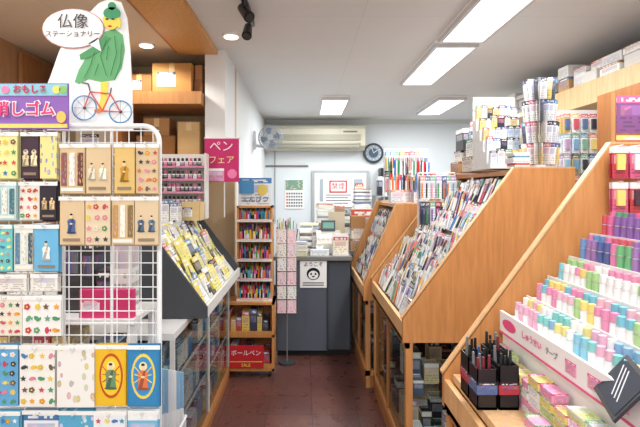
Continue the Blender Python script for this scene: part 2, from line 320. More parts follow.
for (x0,y0,z0,x1,y1,z1,c) in ((.45,4.72,.901,.62,4.95,1.02,(200,160,112)),(.46,4.74,1.02,.61,4.93,1.12,(235,230,215)),(.64,4.74,.901,.88,4.95,1.12,(190,155,118)),(.46,4.76,1.12,.6,4.9,1.24,(170,130,88)),(.66,4.76,1.12,.85,4.93,1.22,(225,225,225)),(.9,4.75,.901,1.15,4.95,1.2,(120,100,90)),(.48,4.97,.901,.75,5.15,1.30,(205,190,165)),(.24,4.84,.901,.40,4.93,1.28,(212,200,175)),(.3,4.84,1.28,.40,4.93,1.34,(180,140,98))):
    b.box(x0,y0,z0,x1,y1,z1,c,'cardboard' if R.random()<.5 else 'print',R.choice([(90,110,140),(150,110,80),(190,80,60)]))
b.make()
b=MB('wall_cabinet_frame'); b.box(1.1,7.0,1.45,1.4,7.19,1.82,(32,32,34)); b.box(1.13,6.99,1.48,1.37,7.0,1.79,(60,75,85),'glass'); b.box(1.13,6.996,1.6,1.37,7.0,1.62,(90,90,90)); b.make()
b=MB('office_bookshelf'); b.box(1.0,6.75,0,1.03,7.15,1.42,(150,150,150)); b.box(2.2,6.75,0,2.23,7.15,1.42,(150,150,150))
for z in (.1,.5,.95,1.4): b.box(1.03,6.75,z,2.2,7.15,z+.02,(160,160,160))
for z in (.12,.52,.97,1.42):
    x=1.04
    while x<2.15:
        w=R.uniform(.025,.06); b.box(x,6.8,z+.0005,x+w,6.98,z+R.uniform(.2,.33),rc(.5),'print',rc(.5)); x+=w+.004
b.make()

# ---------------------------------------------------------------- product helpers
MUT=[(200,85,100),(90,110,150),(60,60,70),(120,160,190),(225,198,120),(120,170,140),(185,148,185),(218,140,112),(45,50,60),(150,190,210)]
def pack(b,M,w,h,s):
    """clear-bag pack: backing card facing local -X*s with loose pens on it"""
    c=R.choice(LIGHT) if R.random()<.88 else R.choice(MUT); c2=R.choice(MUT+LIGHT+LIGHT)
    t=.004
    b.box(-t if s>0 else 0,-w/2,0,0 if s>0 else t,w/2,h,c,'print',c2,M)
    n=R.choice([1,2,2,3,4]); 
    for i in range(n):
        y=(i-(n-1)/2)*w*.22; x=-s*.011; pc=R.choice(VIV+MUT+[(236,236,236)]*12+[(40,40,45)]*5)
        b.cyl(M@Vector((x,y,h*.04)),M@Vector((x,y,h*.55)),.0048,.0048,6,pc if R.random()<.3 else (232,232,232)); b.cyl(M@Vector((x,y,h*.55)),M@Vector((x,y,h*.78)),.0052,.003,6,pc)
def slope_items(b,xa,za,xb,zb,y0,y1,rows,side=1,lean=.45,hs=(.10,.15),ws=(.045,.08)):
    for r in range(rows):
        t=(r+.1)/rows; x=xa+(xb-xa)*t; z=za+(zb-za)*t; y=y0+.01; hh=R.uniform(*hs); block=0
        while True:
            w=R.uniform(*ws)
            if y+w>y1-.005: break
            if block<=0: mode=R.random(); block=R.choice([2,3,4,5]); bc=rc(.3)
            block-=1
            h=hh*R.uniform(.9,1.1)
            M=Matrix.Translation((x+R.uniform(-.006,.006),y+w/2,z))@Matrix.Rotation(side*(lean+R.uniform(-.12,.12)),4,'Y')@Matrix.Rotation(R.uniform(-.18,.18),4,'Z')
            if mode<.74:
                for k in range(2): pack(b,M@Matrix.Translation((side*.018*k,0,.012*k)),w*.92,h,side)
            elif mode<.84: b.box(-.02 if side>0 else 0,-w*.44,0,0 if side>0 else .02,w*.44,h*.6,bc,'print',R.choice(MUT),M)
            else:
                for q in range(2):
                    for i in range(max(2,int(w/.015))):
                        yy=-w/2+.007+i*.015; cc=R.choice(VIV+MUT); dz=R.uniform(-.01,.01)
                        b.cyl(M@Vector((-side*.01+side*.02*q,yy,0)),M@Vector((-side*.01+side*.02*q,yy,h*.7+dz)),.005,.005,6,cc if R.random()<.2 else R.choice([(232,232,232),(232,232,232),(40,40,46)])); b.cyl(M@Vector((-side*.01+side*.02*q,yy,h*.7+dz)),M@Vector((-side*.01+side*.02*q,yy,h+dz)),.0058,.005,6,cc)
            y+=w+.003
def pens(b,x0,x1,y,z,h,step=.012,r=.0045,cols=VIV,axis='X',lean=0.0):
    p=x0
    while p<x1:
        c=R.choice(cols); q=R.uniform(-.004,.004)+lean; dz=R.uniform(-.01,.01)
        A=Vector((p,y,z)) if axis=='X' else Vector((y,p,z))
        T=Vector((R.uniform(-.004,.004),q,h+dz)) if axis=='X' else Vector((q,R.uniform(-.004,.004),h+dz))
        b.cyl(A,A+T*.62,r,r,6,c if R.random()<.4 else R.choice([(235,235,235),(30,30,30),c])); b.cyl(A+T*.62,A+T,r*1.15,r*.8,6,c); p+=step

# ---------------------------------------------------------------- right display units
def unit(y0,y1,xf,zf,xt,zt,xr,slope=True,zb=None):
    zb=zb if zb is not None else zf-.12; th=.028
    b=MB('slanted_display_counter')
    prof=[(xf,zb),(xr,zb),(xr,zt),(xt,zt),(xf,zf)]
    for ya in (y0,y1-th): b.prism([(x,ya,z) for x,z in prof][::-1],(0,th,0),WOOD,'wood')
    for ya in (y0,y1-th):
        d=.008; b.prism([(xf-d,ya-.001,zf),(xf-d,ya-.001,zf+d),(xt-d*.3,ya-.001,zt+d),(xt,ya-.001,zt)],(0,th+.002,0),WOODL,'wood')
        b.box(xt,ya-.001,zt,xr,ya+th+.001,zt+.008,WOODL,'wood')
    if slope:
        b.prism([(xf+.03,y0+th,zf-.1),(xt+.03,y0+th,zt-.14),(xt+.03,y0+th,zt-.16),(xf+.03,y0+th,zf-.12)],(0,y1-y0-2*th,0),(150,130,110),'matte')
        b.box(xt+.03,y0+th,zt-.03,xr,y1-th,zt-.005,WOOD,'wood'); b.box(xr-.02,y0+th,zb,xr,y1-th,zt-.03,WOODD,'wood')
    b.box(xf,y0+th,zb,xf+.02,y1-th,zf-.02,WOODL,'wood'); b.box(xf,y0+th,zb,xr,y1-th,zb+.02,WOOD,'wood')
    p=.035; X0=xf+.015
    for (x,y) in ((X0,y0),(xr-p,y0),(X0,y1-p),(xr-p,y1-p)): b.box(x,y,0,x+p,y+p,zb,WOOD,'wood')
    b.box(X0,y0+.005,0,xr,y1-.005,.09,WOODD,'wood'); b.box(X0,y0,.09,xr,y1,.13,WOOD,'wood')
    b.box(X0,y0,zb-.03,X0+.02,y1,zb,WOOD,'wood')
    b.box(X0+.03,y0+.03,.42,xr-.03,y1-.03,.428,(200,215,210),'glass')
    b.box(xr-.012,y0+.035,.13,xr-.002,y1-.035,zb,(120,95,75),'matte')
    b.box(X0+.012,y0+.035,.13,X0+.016,y1-.035,zb-.03,(255,255,255),'glass'); b.box(X0+.035,y0+.012,.13,xr-.035,y0+.016,zb,(255,255,255),'glass')
    m=(y0+y1)/2; b.box(X0,m-.01,.13,X0+.018,m+.01,zb-.03,WOODD,'wood')
    b.make()
    g=MB('display_case_merchandise')
    for z in (.131,.43):
        y=y0+.05
        while y<y1-.15:
            x=X0+.05
            while x<xr-.16:
                w=R.uniform(.04,.09); d=R.uniform(.05,.11); h=R.uniform(.05,.2 if z>.4 else .24)
                if R.random()<.85: g.box(x,y,z,x+w,y+d,z+h,R.choice([(60,58,65),(235,235,235),(40,40,46),(190,90,100),(90,105,135),(225,205,160),(30,30,30)]),'print',R.choice(MUT+LIGHT))
                x+=w+.02
            y+=.15
    g.make()
unit(2.45,3.60,.50,.84,1.07,1.61,1.38)
unit(3.64,4.66,.445,.78,.69,1.39,1.1)
unit(.75,1.75,.50,.84,1.10,1.665,1.36,slope=False)
b=MB('pen_merchandise'); slope_items(b,.54,.80,1.10,1.5,2.50,3.56,8,lean=.35,hs=(.12,.17),ws=(.045,.07)); b.make()
b=MB('pen_merchandise'); slope_items(b,.49,.74,.72,1.27,3.69,4.62,6,lean=.3,hs=(.12,.16),ws=(.04,.07)); b.make()
def hang_rack(name,x0,x1,y,z0,z1,rows,cols,colr,zfoot,pw=.9):
    b=MB(name)
    for x in (x0,x1): b.cyl((x,y,zfoot),(x,y,z1+.02),.005,.005,6,(225,225,225))
    b.cyl((x0,y,z1+.02),(x1,y,z1+.02),.005,.005,6,(225,225,225)); 
    b.box(x0-.01,y-.05,zfoot,x1+.01,y+.05,zfoot+.012,(220,220,220))
    ch=(z1-z0)/rows; cw=(x1-x0)/cols
    for r in range(rows):
        zt=z1-ch*r; b.cyl((x0,y,zt),(x1,y,zt),.003,.003,5,(225,225,225))
        for c in range(cols):
            xm=x0+cw*(c+.5); b.cyl((xm,y,zt),(xm,y-.09,zt+.005),.0018,.0018,4,(230,230,230))
            for k in range(R.choice([2,3])):
                yy=y-.02-.025*k; cc=colr(r,c); w=cw*pw
                b.box(xm-w/2,yy-.003,zt-ch*.9,xm+w/2,yy,zt-.004,cc[0],'print',cc[1])
                if k>=1:
                    for j in range(max(1,int(w/.018))):
                        xx=xm-w/2+.01+j*.017
                        if xx<xm+w/2-.004: b.cyl((xx,yy-.008,zt-ch*.85),(xx,yy-.008,zt-ch*.3),.0048,.0048,6,R.choice(VIV)); 
    return b.make()
DARKP=[(30,30,40),(50,70,130),(60,60,70),(236,236,236),(90,90,110),(236,236,236)]
hang_rack('hanging_pen_display',.80,1.06,3.40,1.24,1.60,2,7,lambda r,c:(R.choice(DARKP),R.choice(MUT)),1.20)
b=MB('marker_pen_stand')
for k,(x,y) in enumerate(((.72,3.80),(.80,3.95),(.90,3.8),(.98,3.98))):
    z=1.402; b.box(x-.05,y-.06,z,x+.06,y+.06,z+.10,R.choice([(236,236,236),(215,220,230)]),'print',R.choice(MUT))
    b.box(x-.05,y,z+.1,x+.06,y+.06,z+.2,(235,235,235),'print',R.choice(MUT))
    pens(b,x-.045,x+.055,y-.03,z+.1,.12,step=.014,r=.006); pens(b,x-.045,x+.055,y+.03,z+.2,.13,step=.014,r=.006,cols=[(30,90,190),(200,40,50),(40,140,80),(30,30,30),(240,240,240)])
b.make()
hang_rack('hanging_pen_display',.70,1.08,4.25,1.46,1.84,2,9,lambda r,c:(R.choice(LIGHT),R.choice(MUT)),1.398)
TOP=1.622
b=MB('boxed_goods_stack')
for (x0,y0,z0,x1,y1,z1,c,c2) in ((1.08,3.36,TOP,1.3,3.56,1.70,(190,140,90),(150,100,60)),(1.10,3.38,1.70,1.26,3.54,1.78,(235,235,230),(30,30,30)),(1.08,3.1,TOP,1.2,3.3,1.72,(220,205,185),(120,90,60)),(1.10,3.12,1.72,1.19,3.28,1.84,(230,228,220),(50,120,90)),(1.31,3.3,TOP,1.37,3.5,1.95,(205,205,212),(40,60,120)),(1.10,3.34,1.78,1.14,3.5,1.93,(60,60,64),(240,240,240)),(1.16,3.34,1.78,1.20,3.5,1.91,(235,235,235),(90,120,160)),(1.21,3.1,TOP,1.36,3.28,1.80,(215,218,222),(60,60,70)),(1.22,3.12,1.80,1.34,3.26,1.92,(60,64,72),(220,220,220)),(1.20,3.36,1.78,1.29,3.5,2.0,(225,215,195),(150,70,70))):
    b.box(x0,y0,z0,x1,y1,z1,c,'print',c2)
b.make()
b=MB('tiered_card_display')
for i in range(5):
    y=2.72+.055*i; z=TOP+.07*i
    b.box(1.05,y,TOP,1.31,y+.052,z+.03,(225,225,225),'plastic')
    x=1.055
    while x<1.27:
        w=R.uniform(.028,.04); b.box(x,y+.006,z+.03,x+w,y+.03,z+.11+R.uniform(-.01,.012),R.choice([(235,235,235),(220,226,234),(238,230,215),(40,40,46),(225,200,120),(190,205,225)]),'print',R.choice([(215,80,100),(40,40,44),(60,90,150),(40,40,44),(230,200,90),(60,150,110)])); x+=w+.003
b.box(1.05,2.995,TOP,1.31,3.01,2.08,(235,233,226),'print',(190,185,180)); b.make()
b=MB('spinner_card_rack')
cx,cy=1.27,2.60; b.cyl((cx,cy,TOP),(cx,cy,TOP+.012),.06,.06,20,(220,220,220)); b.cyl((cx,cy,TOP),(cx,cy,2.11),.005,.005,8,(150,150,150),'metal')
for lv in range(4):
    zt=2.10-.115*lv; b.ring((cx,cy,zt),.035,.002,'Z',(120,120,120),n=12)
    for i in range(16):
        a=math.radians(i*22.5+lv*9)
        M=Matrix.Translation((cx,cy,zt))@Matrix.Rotation(a,4,'Z')@Matrix.Rotation(.10,4,'Y')
        L=.055+.006*lv; b.box(.03,-.0015,-.11,.03+L,.0015,.002,R.choice([(238,238,238),(225,225,232),(232,226,216),(90,92,100),(240,240,240),(225,200,120)]),'print',R.choice([(50,50,60),(80,100,150),(200,100,120),(90,150,175),(225,225,225)]),M)
b.make()
b=MB('ring_notebook_stack'); 
for i in range(8): b.box(1.09+R.uniform(-.006,.006),2.5,TOP+.0095*i,1.17,2.6,TOP+.0095*i+.009,rc(.3),'print',rc(.5))
b.make()

b=MB('wall_shelving')
X0,X1,Y0,Y1=2.25,2.75,1.6,4.6
b.box(X1-.02,Y0,0,X1,Y1,2.05,(225,225,221),'matte')
for z in (.05,.45,.85,1.2,1.5,1.78): b.box(X0+.05,Y0,z,X1-.02,Y1,z+.02,(222,222,218),'matte')
for y in (Y0,2.6,3.6,Y1-.02): b.box(X0+.1,y,0,X1-.02,y+.02,2.05,(215,215,212),'matte')
b.make()
b=MB('shelved_stationery')
for z,hm in ((.47,.3),(.87,.26),(1.22,.22),(1.52,.2),(1.80,.2)):
    for (ya,yb) in ((1.63,2.58),(2.63,3.58),(3.63,4.56)):
        y=ya
        while True:
            w=R.uniform(.03,.09)
            if y+w>yb: break
            h=hm*R.uniform(.5,.98); b.box(2.36+R.uniform(0,.08),y,z+.0005,2.7,y+w-.004,z+h,rc(.3) if R.random()<.8 else (60,60,65),'print',rc(.6)); y+=w
b.make()
b=MB('grid_product_stand'); 
b.box(1.55,2.7,0,1.95,3.1,1.35,(210,211,207),'matte'); b.box(1.53,2.68,1.35,1.97,3.12,1.37,(200,150,100),'wood')
for i in range(8):
    x=1.55+.052*i
    for k in range(5):
        z=1.95-.12*k; b.cyl((x,3.0,z),(x,2.80,z),.002,.002,4,(200,200,200))
        c=R.choice(LIGHT+LIGHT+[(50,50,56),(60,64,80),(200,120,140),(215,190,120),(120,150,180)]); c2=R.choice(MUT)
        for q in range(3): b.box(x-.021,2.84+.04*q,z-.11,x+.021,2.844+.04*q,z,c,'print',c2)
        b.box(x-.012,2.825,z-.09,x+.012,2.84,z-.03,R.choice(MUT),'plastic')
b.box(1.53,3.0,1.37,1.97,3.012,2.0,(225,225,221)); b.make()
b=MB('upper_wall_shelf'); WS=(224,178,124); b.box(1.92,1.2,2.08,1.95,3.8,2.235,WS,'wood'); b.box(1.95,1.2,2.08,2.79,3.8,2.11,WS,'wood'); b.box(1.95,3.77,2.11,2.79,3.8,2.235,WS,'wood'); b.box(1.95,1.2,2.205,2.79,3.77,2.235,WS,'wood'); b.make()
b=MB('upper_wall_shelf'); b.box(1.95,3.82,2.16,2.79,5.2,2.20,(215,200,178),'wood'); 
for y in (3.9,5.1): b.prism([(2.79,y,1.95),(2.79,y,2.16),(2.35,y,2.16)],(0,.02,0),(215,215,210))
b.make()
def boxpile(y0,y1,zb,xb):
    b=MB('stored_box_pile'); y=y0
    while y<y1:
        w=R.uniform(.12,.28); z=zb; top=2.49-.10*R.random()
        if y+w>y1: break
        while z<top-.03:
            h=min(R.uniform(.045,.12),top-z); o=R.uniform(0,.08); c=R.choice([(232,232,229),(222,222,222),(238,238,234),(205,175,135),(200,206,214),(184,144,98),(236,236,232),(240,240,238),(150,155,164)])
            b.box(xb+o,y+R.uniform(0,.015),z,2.35,y+w-.006,z+h-.002,c,'print' if R.random()<.4 else 'cardboard',R.choice([c,c,(110,118,145),(160,122,85),(190,100,85)])); z+=h
        y+=w
    b.make()
boxpile(1.3,3.75,2.236,1.96); boxpile(3.86,5.15,2.201,1.98)

# ---------------------------------------------------------------- near right: marker display
b=MB('marker_display_stand')
steps=[(.72,1.055),(.795,1.12),(.87,1.19),(.945,1.26),(1.02,1.34)]
prof=[(.70,.80),(.70,1.055)]
for i,(x,z) in enumerate(steps):
    if i: prof.append((x-.012,steps[i-1][1])); prof.append((x-.012,z+.008)); prof.append((x-.008,z+.008)); prof.append((x-.008,z))
prof+= [(1.10,1.34),(1.10,.80)]
b.prism([(x,.80,z) for x,z in prof][::-1],(0,.90,0),(238,238,236),'plastic')
b.prism([(.69,.8,1.0),(.69,.8,1.075),(.698,.8,1.075),(.698,.8,1.0)],(0,.9,0),(240,240,240),'matte')
b.box(.688,.8,1.0,.69,1.7,1.006,(225,100,145),'matte')
b.prism([(.687,1.62+.05*math.cos(a),1.04+.018*math.sin(a)) for a in [i*math.pi/10 for i in range(20)]],(.003,0,0),(228,90,140),'matte')
for yy in (1.02,1.12,1.22): b.box(.688,yy,1.02,.69,yy+.05,1.055,(238,170,195),'print',(225,90,140))
p=b.make()
text(p,'display_label','しゅうせい',(.687,1.46,1.042),.026,(225,90,140),LF)
text(p,'display_label','テープ',(.687,1.34,1.042),.022,(110,110,118),LF)
ROWC=[[(140,198,218),(228,175,198),(135,202,198),(238,238,238),(228,216,140),(135,175,208)],[(226,145,180),(175,208,145),(232,185,200),(122,190,208),(236,214,130)],[(138,198,212),(226,150,182),(236,234,234),(165,204,142),(236,200,125)],[(226,150,98),(215,105,118),(115,182,128),(110,150,198),(222,130,172),(160,122,178),(85,100,155)],[(216,105,152),(208,85,98),(92,162,118),(100,188,204),(220,124,168),(140,102,168)]]
b=MB('marker_pens')
for k,(x,z) in enumerate(steps):
    for sub in range(2):
        y=.86+.016*sub; xx=x+.014+.036*sub; cur=R.choice(ROWC[k]); left=3
        while y<1.675:
            if left<=0: cur=R.choice(ROWC[k]); left=R.choice([1,1,2,2,3])
            left-=1; c=cur; h=(.058 if k<3 else .072)+.012*sub; r_=.0118
            a1,a2=((240,240,240),c) if (k<3 and R.random()<.6) else (c,c)
            tl=R.uniform(-.003,.003)
            b.cyl((xx,y,z+.0005),(xx+tl,y,z+h*.55),r_,r_,14,a1); b.cyl((xx+tl,y,z+h*.55),(xx+tl,y,z+h*.60),r_*.8,r_*.8,14,(225,225,225)); b.cyl((xx+tl,y,z+h*.60),(xx+tl,y,z+h),r_*1.02,r_*.85,14,a2)
            y+=.033
b.make()
b=MB('eraser_box_pile')
for (x,cols) in ((.585,[(235,150,188),(236,218,130),(238,238,238),(238,238,238),(232,135,170)]),(.64,[(236,220,120),(230,158,190),(200,216,138),(234,237,240)])):
    y=.86
    while y<1.63:
        w=R.uniform(.045,.075); z=.849
        if not(y<1.56 or x>.6): break
        for q in range(R.choice([2,3]) if x<.6 else R.choice([4,5])):
            h=R.uniform(.02,.026); c=R.choice(cols)
            if not(x<.6 and 1.30<y+w): b.box(x+R.uniform(0,.005),y,z,x+.046,y+w-.004,z+h,c,'print',R.choice([(236,236,236),(215,85,130),(110,170,110)]))
            z+=h+.001
        y+=w
b.make()
b=MB('drawing_tablet'); M=Matrix.Translation((.655,1.05,1.03))@Matrix.Rotation(-.35,4,'Z')@Matrix.Rotation(math.radians(38),4,'Y')
b.box(-.006,-.09,0,0,.085,.11,(44,46,54),'plastic',M=M); b.box(-.0075,-.08,.01,-.006,.075,.10,(62,66,76),'matte',M=M)
for i in range(3): b.cyl(M@Vector((-.009,-.05+.02*i,.03)),M@Vector((-.009,.01+.02*i,.09)),.0012,.0012,4,(225,225,230))
b.make()
b=MB('pen_holder_box')
for i,(x,y,h) in enumerate(((.51,1.50,.13),(.575,1.50,.15),(.51,1.42,.12),(.575,1.42,.13))):
    z=.849; w=.058; d=.072
    b.box(x,y,z,x+w,y+d,z+.008,(20,20,24))
    for a in ((x,y,x+w,y+.003),(x,y+d-.003,x+w,y+d),(x,y,x+.003,y+d),(x+w-.003,y,x+w,y+d)): b.box(a[0],a[1],z,a[2],a[3],z+h,(30,30,34))
    b.box(x-.001,y-.001,z+.045,x+w+.001,y+d+.001,z+.08,[(190,55,65),(215,215,215),(85,110,160),(180,55,70)][i],'print',(30,30,30))
    pens(b,x+.01,x+w-.006,y+.02,z+.01,h+.02,step=.015,r=.005,cols=[(30,30,30),(40,40,50),(50,90,150),(30,30,34),(120,40,50)]); pens(b,x+.01,x+w-.006,y+.05,z+.01,h+.03,step=.015,r=.005,cols=[(30,30,30),(40,40,50),(120,120,120)])
b.make()
b=MB('display_tray_board'); b.box(.525,.79,.82,.70,1.70,.848,(218,180,138),'wood'); b.make()
b=MB('leaflet_pile')
for i in range(5):
    M=Matrix.Translation((.56,1.24-.02*i,.850+.003*i))@Matrix.Rotation(.1*i-.2,4,'Z'); b.box(-.03,-.07,0,.022,.07,.0025,[(220,75,130),(242,228,232),(228,112,155),(238,238,238),(225,85,135)][i],'print',(235,125,160),M)
b.make()
b=MB('hanging_stationery_packs')
for r_ in range(2):
    for c_ in range(4):
        x=1.10+.062*c_; z=1.655-.125*r_; cc=[(195,55,72),(215,92,130),(205,65,68),(232,218,218)][(c_+r_)%4]
        b.cyl((x,1.722,z),(x,1.66,z),.002,.002,4,(200,200,200))
        for k in range(2): b.box(x-.027,1.675+.015*k,z-.115,x+.027,1.679+.015*k,z-.003,cc,'print',(240,228,228))
        b.box(x-.014,1.667,z-.085,x+.014,1.675,z-.03,R.choice([(240,215,120),(230,230,230),(80,50,60)]))
b.make()
b=MB('hanging_stationery_rack')
b.box(1.40,2.0,0,1.43,2.3,1.95,WOODD,'wood')
b.box(1.43,2.0,0,1.9,2.02,1.05,WOODD,'wood'); b.box(1.43,2.02,1.0,1.9,2.3,1.03,WOOD,'wood')
b.box(1.43,2.25,1.03,2.0,2.27,1.92,(225,225,220),'matte')
for r in range(5):
    z=1.88-.17*r
    for i in range(6):
        x=1.475+.075*i
        b.cyl((x,2.25,z),(x,2.13,z),.002,.002,4,(220,220,220))
        cc=R.choice([(205,62,80),(218,110,145),(195,70,100),(235,225,225),(170,50,75),(235,198,110)])
        for k in range(3): b.box(x-.033,2.14+.03*k,z-.145,x+.033,2.145+.03*k,z-.003,cc,'print',R.choice([(240,240,240),(240,205,60),(170,30,60)]))
b.make()
b=MB('promotional_poster'); b.box(1.255,1.93,1.73,1.40,1.936,1.88,(135,85,138),'print',(205,110,155)); b.box(1.24,1.936,0,1.25,1.945,1.90,(200,150,100),'wood'); b.box(1.40,1.936,0,1.41,1.945,1.90,(200,150,100),'wood'); b.box(1.255,1.93,1.62,1.40,1.936,1.72,(195,70,88),'print',(238,214,120)); b.make()

# ---------------------------------------------------------------- left: alcove upper shelf
b=MB('upper_storage_shelf'); UW=(196,142,90); b.box(-2.09,3.5,2.13,-.76,4.09,2.22,UW,'wood'); b.box(-2.09,3.5,2.22,-2.06,4.09,2.50,(180,125,78),'wood'); b.box(-1.42,3.52,1.75,-1.38,4.09,2.13,(180,125,78),'wood'); b.box(-2.09,3.55,1.72,-.76,4.09,1.75,UW,'wood'); b.make()
carton('cardboard_box',-1.13,3.55,2.221,-.84,3.9,2.44,(198,148,90),True,(240,235,220))
carton('cardboard_box',-1.75,3.58,2.221,-1.36,3.9,2.36,(180,132,84)); carton('cardboard_box',-1.34,3.6,2.221,-1.15,3.9,2.37,(172,124,80),True,(230,225,215)); carton('cardboard_box',-1.6,3.6,2.361,-1.38,3.9,2.47,(194,155,108),True,(235,235,230))
carton('cardboard_box',-.83,3.6,2.221,-.77,3.9,2.33,(150,105,72),False); carton('cardboard_box',-.83,3.62,2.331,-.775,3.9,2.44,(185,138,92),False)
carton('cardboard_box',-.97,3.65,1.751,-.80,3.9,2.02,(214,182,130),True); carton('cardboard_box',-1.3,3.7,1.751,-1.0,3.9,1.92,(170,124,80),True,(225,220,210)); carton('cardboard_box',-1.25,3.72,1.921,-1.05,3.9,2.06,(190,145,98)); carton('cardboard_box',-1.75,3.66,1.751,-1.45,3.9,2.0,(222,212,188),True,(240,240,240))
# ---------------------------------------------------------------- left glass case + slanted rack
b=MB('glass_showcase'); X0,X1,Y0,Y1,H=-1.25,-.60,2.2,3.8,.84
b.box(X0,Y0,0,X1,Y1,.05,WOODD,'wood'); b.box(X0,Y0,.05,X1,Y1,.11,WOOD,'wood'); b.box(X0,Y0,H-.03,X1+.0,Y1,H,(228,228,226),'plastic')
for (x,y) in ((X0,Y0),(X1-.02,Y0),(X0,Y1-.02),(X1-.02,Y1-.02),(X1-.02,3.0)): b.box(x,y,.11,x+.02,y+.02,H-.03,(215,215,212))
b.box(X1-.006,Y0+.02,.11,X1-.003,Y1-.02,H-.03,(255,255,255),'glass'); b.box(X0+.02,Y0+.004,.11,X1-.02,Y0+.008,H-.03,(255,255,255),'glass')
for z in (.34,.58): b.box(X0+.02,Y0+.02,z,X1-.03,Y1-.02,z+.006,(220,235,230),'glass'); b.box(X1-.028,Y0+.02,z-.004,X1-.02,Y1-.02,z+.01,(205,215,215))
b.box(X0,Y0+.02,.11,X0+.01,Y1-.02,H-.03,(225,228,228),'matte'); b.make()
b=MB('showcase_stationery')
for z in (.111,.347,.587):
    y=2.26
    while y<3.68:
        w=R.uniform(.07,.16); x=-.64
        while x>-1.15:
            d=R.uniform(.02,.07); h=R.uniform(.08,.19)
            if R.random()<.92: b.box(x-d,y,z,x,y+w-.008,z+h,R.choice([(60,150,210),(240,240,240),(232,236,240),(100,175,205),(240,240,240),(238,222,150),(70,95,145),(90,165,210),(244,244,244)]),'print',R.choice(MUT))
            x-=d+.05
        y+=w
b.make()
b=MB('slanted_display_rack'); th=.02
DK=(72,74,78)
for ya in (2.45,3.68): b.prism([(-.5,ya,.845),(-.5,ya,.90),(-.80,ya,1.30),(-1.05,ya,1.30),(-1.05,ya,.845)],(0,th,0),DK,'matte')
b.box(-.515,2.47,.845,-.5,3.68,.905,(228,228,225),'plastic'); b.prism([(-.515,2.47,.845),(-.80,2.47,1.21),(-.83,2.47,1.21),(-.545,2.47,.845)],(0,1.21,0),(225,225,222),'matte')
b.box(-1.05,2.47,1.27,-.81,3.68,1.295,(215,215,212)); b.box(-1.05,2.47,.845,-.515,3.68,.855,(90,90,92)); b.make()
b=MB('notepad_merchandise')
for r in range(4):
    t_=r/4; x=-.535-.27*t_; z=.87+.36*t_; y=2.50
    while y<3.55:
        w=R.uniform(.08,.12); n=R.choice([2,3,4]); c=R.choice([(238,238,234),(238,230,110),(242,234,130),(234,234,234),(240,226,90),(236,232,160),(240,240,240),(240,240,240),(80,82,88)]); c2=R.choice([(230,212,80),(60,60,66),(215,110,120),(232,216,100),(100,140,180),(235,235,235),(235,225,130)])
        for q in range(n):
            M=Matrix.Translation((x-.013*q,y+w/2,z+.006*q))@Matrix.Rotation(-.5+R.uniform(-.14,.14),4,'Y')@Matrix.Rotation(R.uniform(-.16,.16),4,'Z')
            h=.165+R.uniform(-.02,.015); b.box(0,-w*.46,0,.006,w*.46,h,c,'print',c2,M)
        b.cyl(M@Vector((.012,-w*.2,.03)),M@Vector((.012,-w*.15,.12)),.005,.004,6,R.choice([(60,60,66),(240,240,240),(225,200,60)])); b.box(.007,-w*.1,.03,.02,w*.3,.09,R.choice([(240,240,240),(235,215,80),(50,50,56),(240,225,110)]),'print',(240,240,240),M)
        y+=w+.006
b.make()
b=MB('ink_bottle_rack'); X0,X1=-1.05,-.70; y=3.38; Zb=1.296
b.box(X0,y+.10,Zb,X1,y+.115,1.76,(225,220,216)); b.box(X0,y,Zb,X0+.01,y+.1,1.76,(228,226,222)); b.box(X1-.01,y,Zb,X1,y+.1,1.76,(228,226,222))
for k in range(5):
    z=Zb+.002+.09*k; b.box(X0+.01,y,z,X1-.01,y+.1,z+.006,(230,230,228)); b.box(X0+.01,y-.003,z-.002,X1-.01,y,z+.012,R.choice([(225,160,182),(235,235,235),(220,130,162)]),'print',(210,90,130))
    x=X0+.03
    while x<X1-.03:
        c=R.choice([(50,48,54),(90,60,70),(200,90,130),(230,175,195),(232,232,232),(60,56,62),(130,90,140)])
        b.box(x-.012,y+.02,z+.006,x+.012,y+.045,z+.046,c,'print',(235,235,235)); b.cyl((x,y+.032,z+.046),(x,y+.032,z+.068),.009,.009,10,(35,35,38) if R.random()<.6 else (220,100,145)); x+=.03
b.make()
b=MB('pink_promotional_banner'); b.box(-.745,3.56,1.56,-.49,3.566,1.88,(198,58,115),'matte'); b.box(-.74,3.557,1.565,-.60,3.56,1.66,(215,150,185),'print',(240,235,240)); b.ell((-.54,3.557,1.62),.035,.035,.002,(235,130,175)); b.cyl((-.75,3.572,1.885),(-.48,3.572,1.885),.006,.006,8,(230,230,230)); b.cyl((-.60,3.576,1.296),(-.60,3.576,1.885),.005,.005,6,(220,220,220)); p=b.make()
text(p,'banner_text','ペン',(-.62,3.557,1.82),.09,(245,232,240)); text(p,'banner_text','フェア',(-.62,3.557,1.72),.065,(245,225,150))
carton('cardboard_box',-.80-.03,3.2,1.296,-.70,3.34,1.42,(222,195,142),False,(240,235,220))
b=MB('label_box_row'); 
for i in range(4): b.box(-1.03+.057*i,3.05,1.296,-.98+.057*i,3.15,1.42+.01*(i%3),R.choice([(225,192,135),(235,235,230),(215,145,165)]),'print',R.choice(MUT))
b.make()

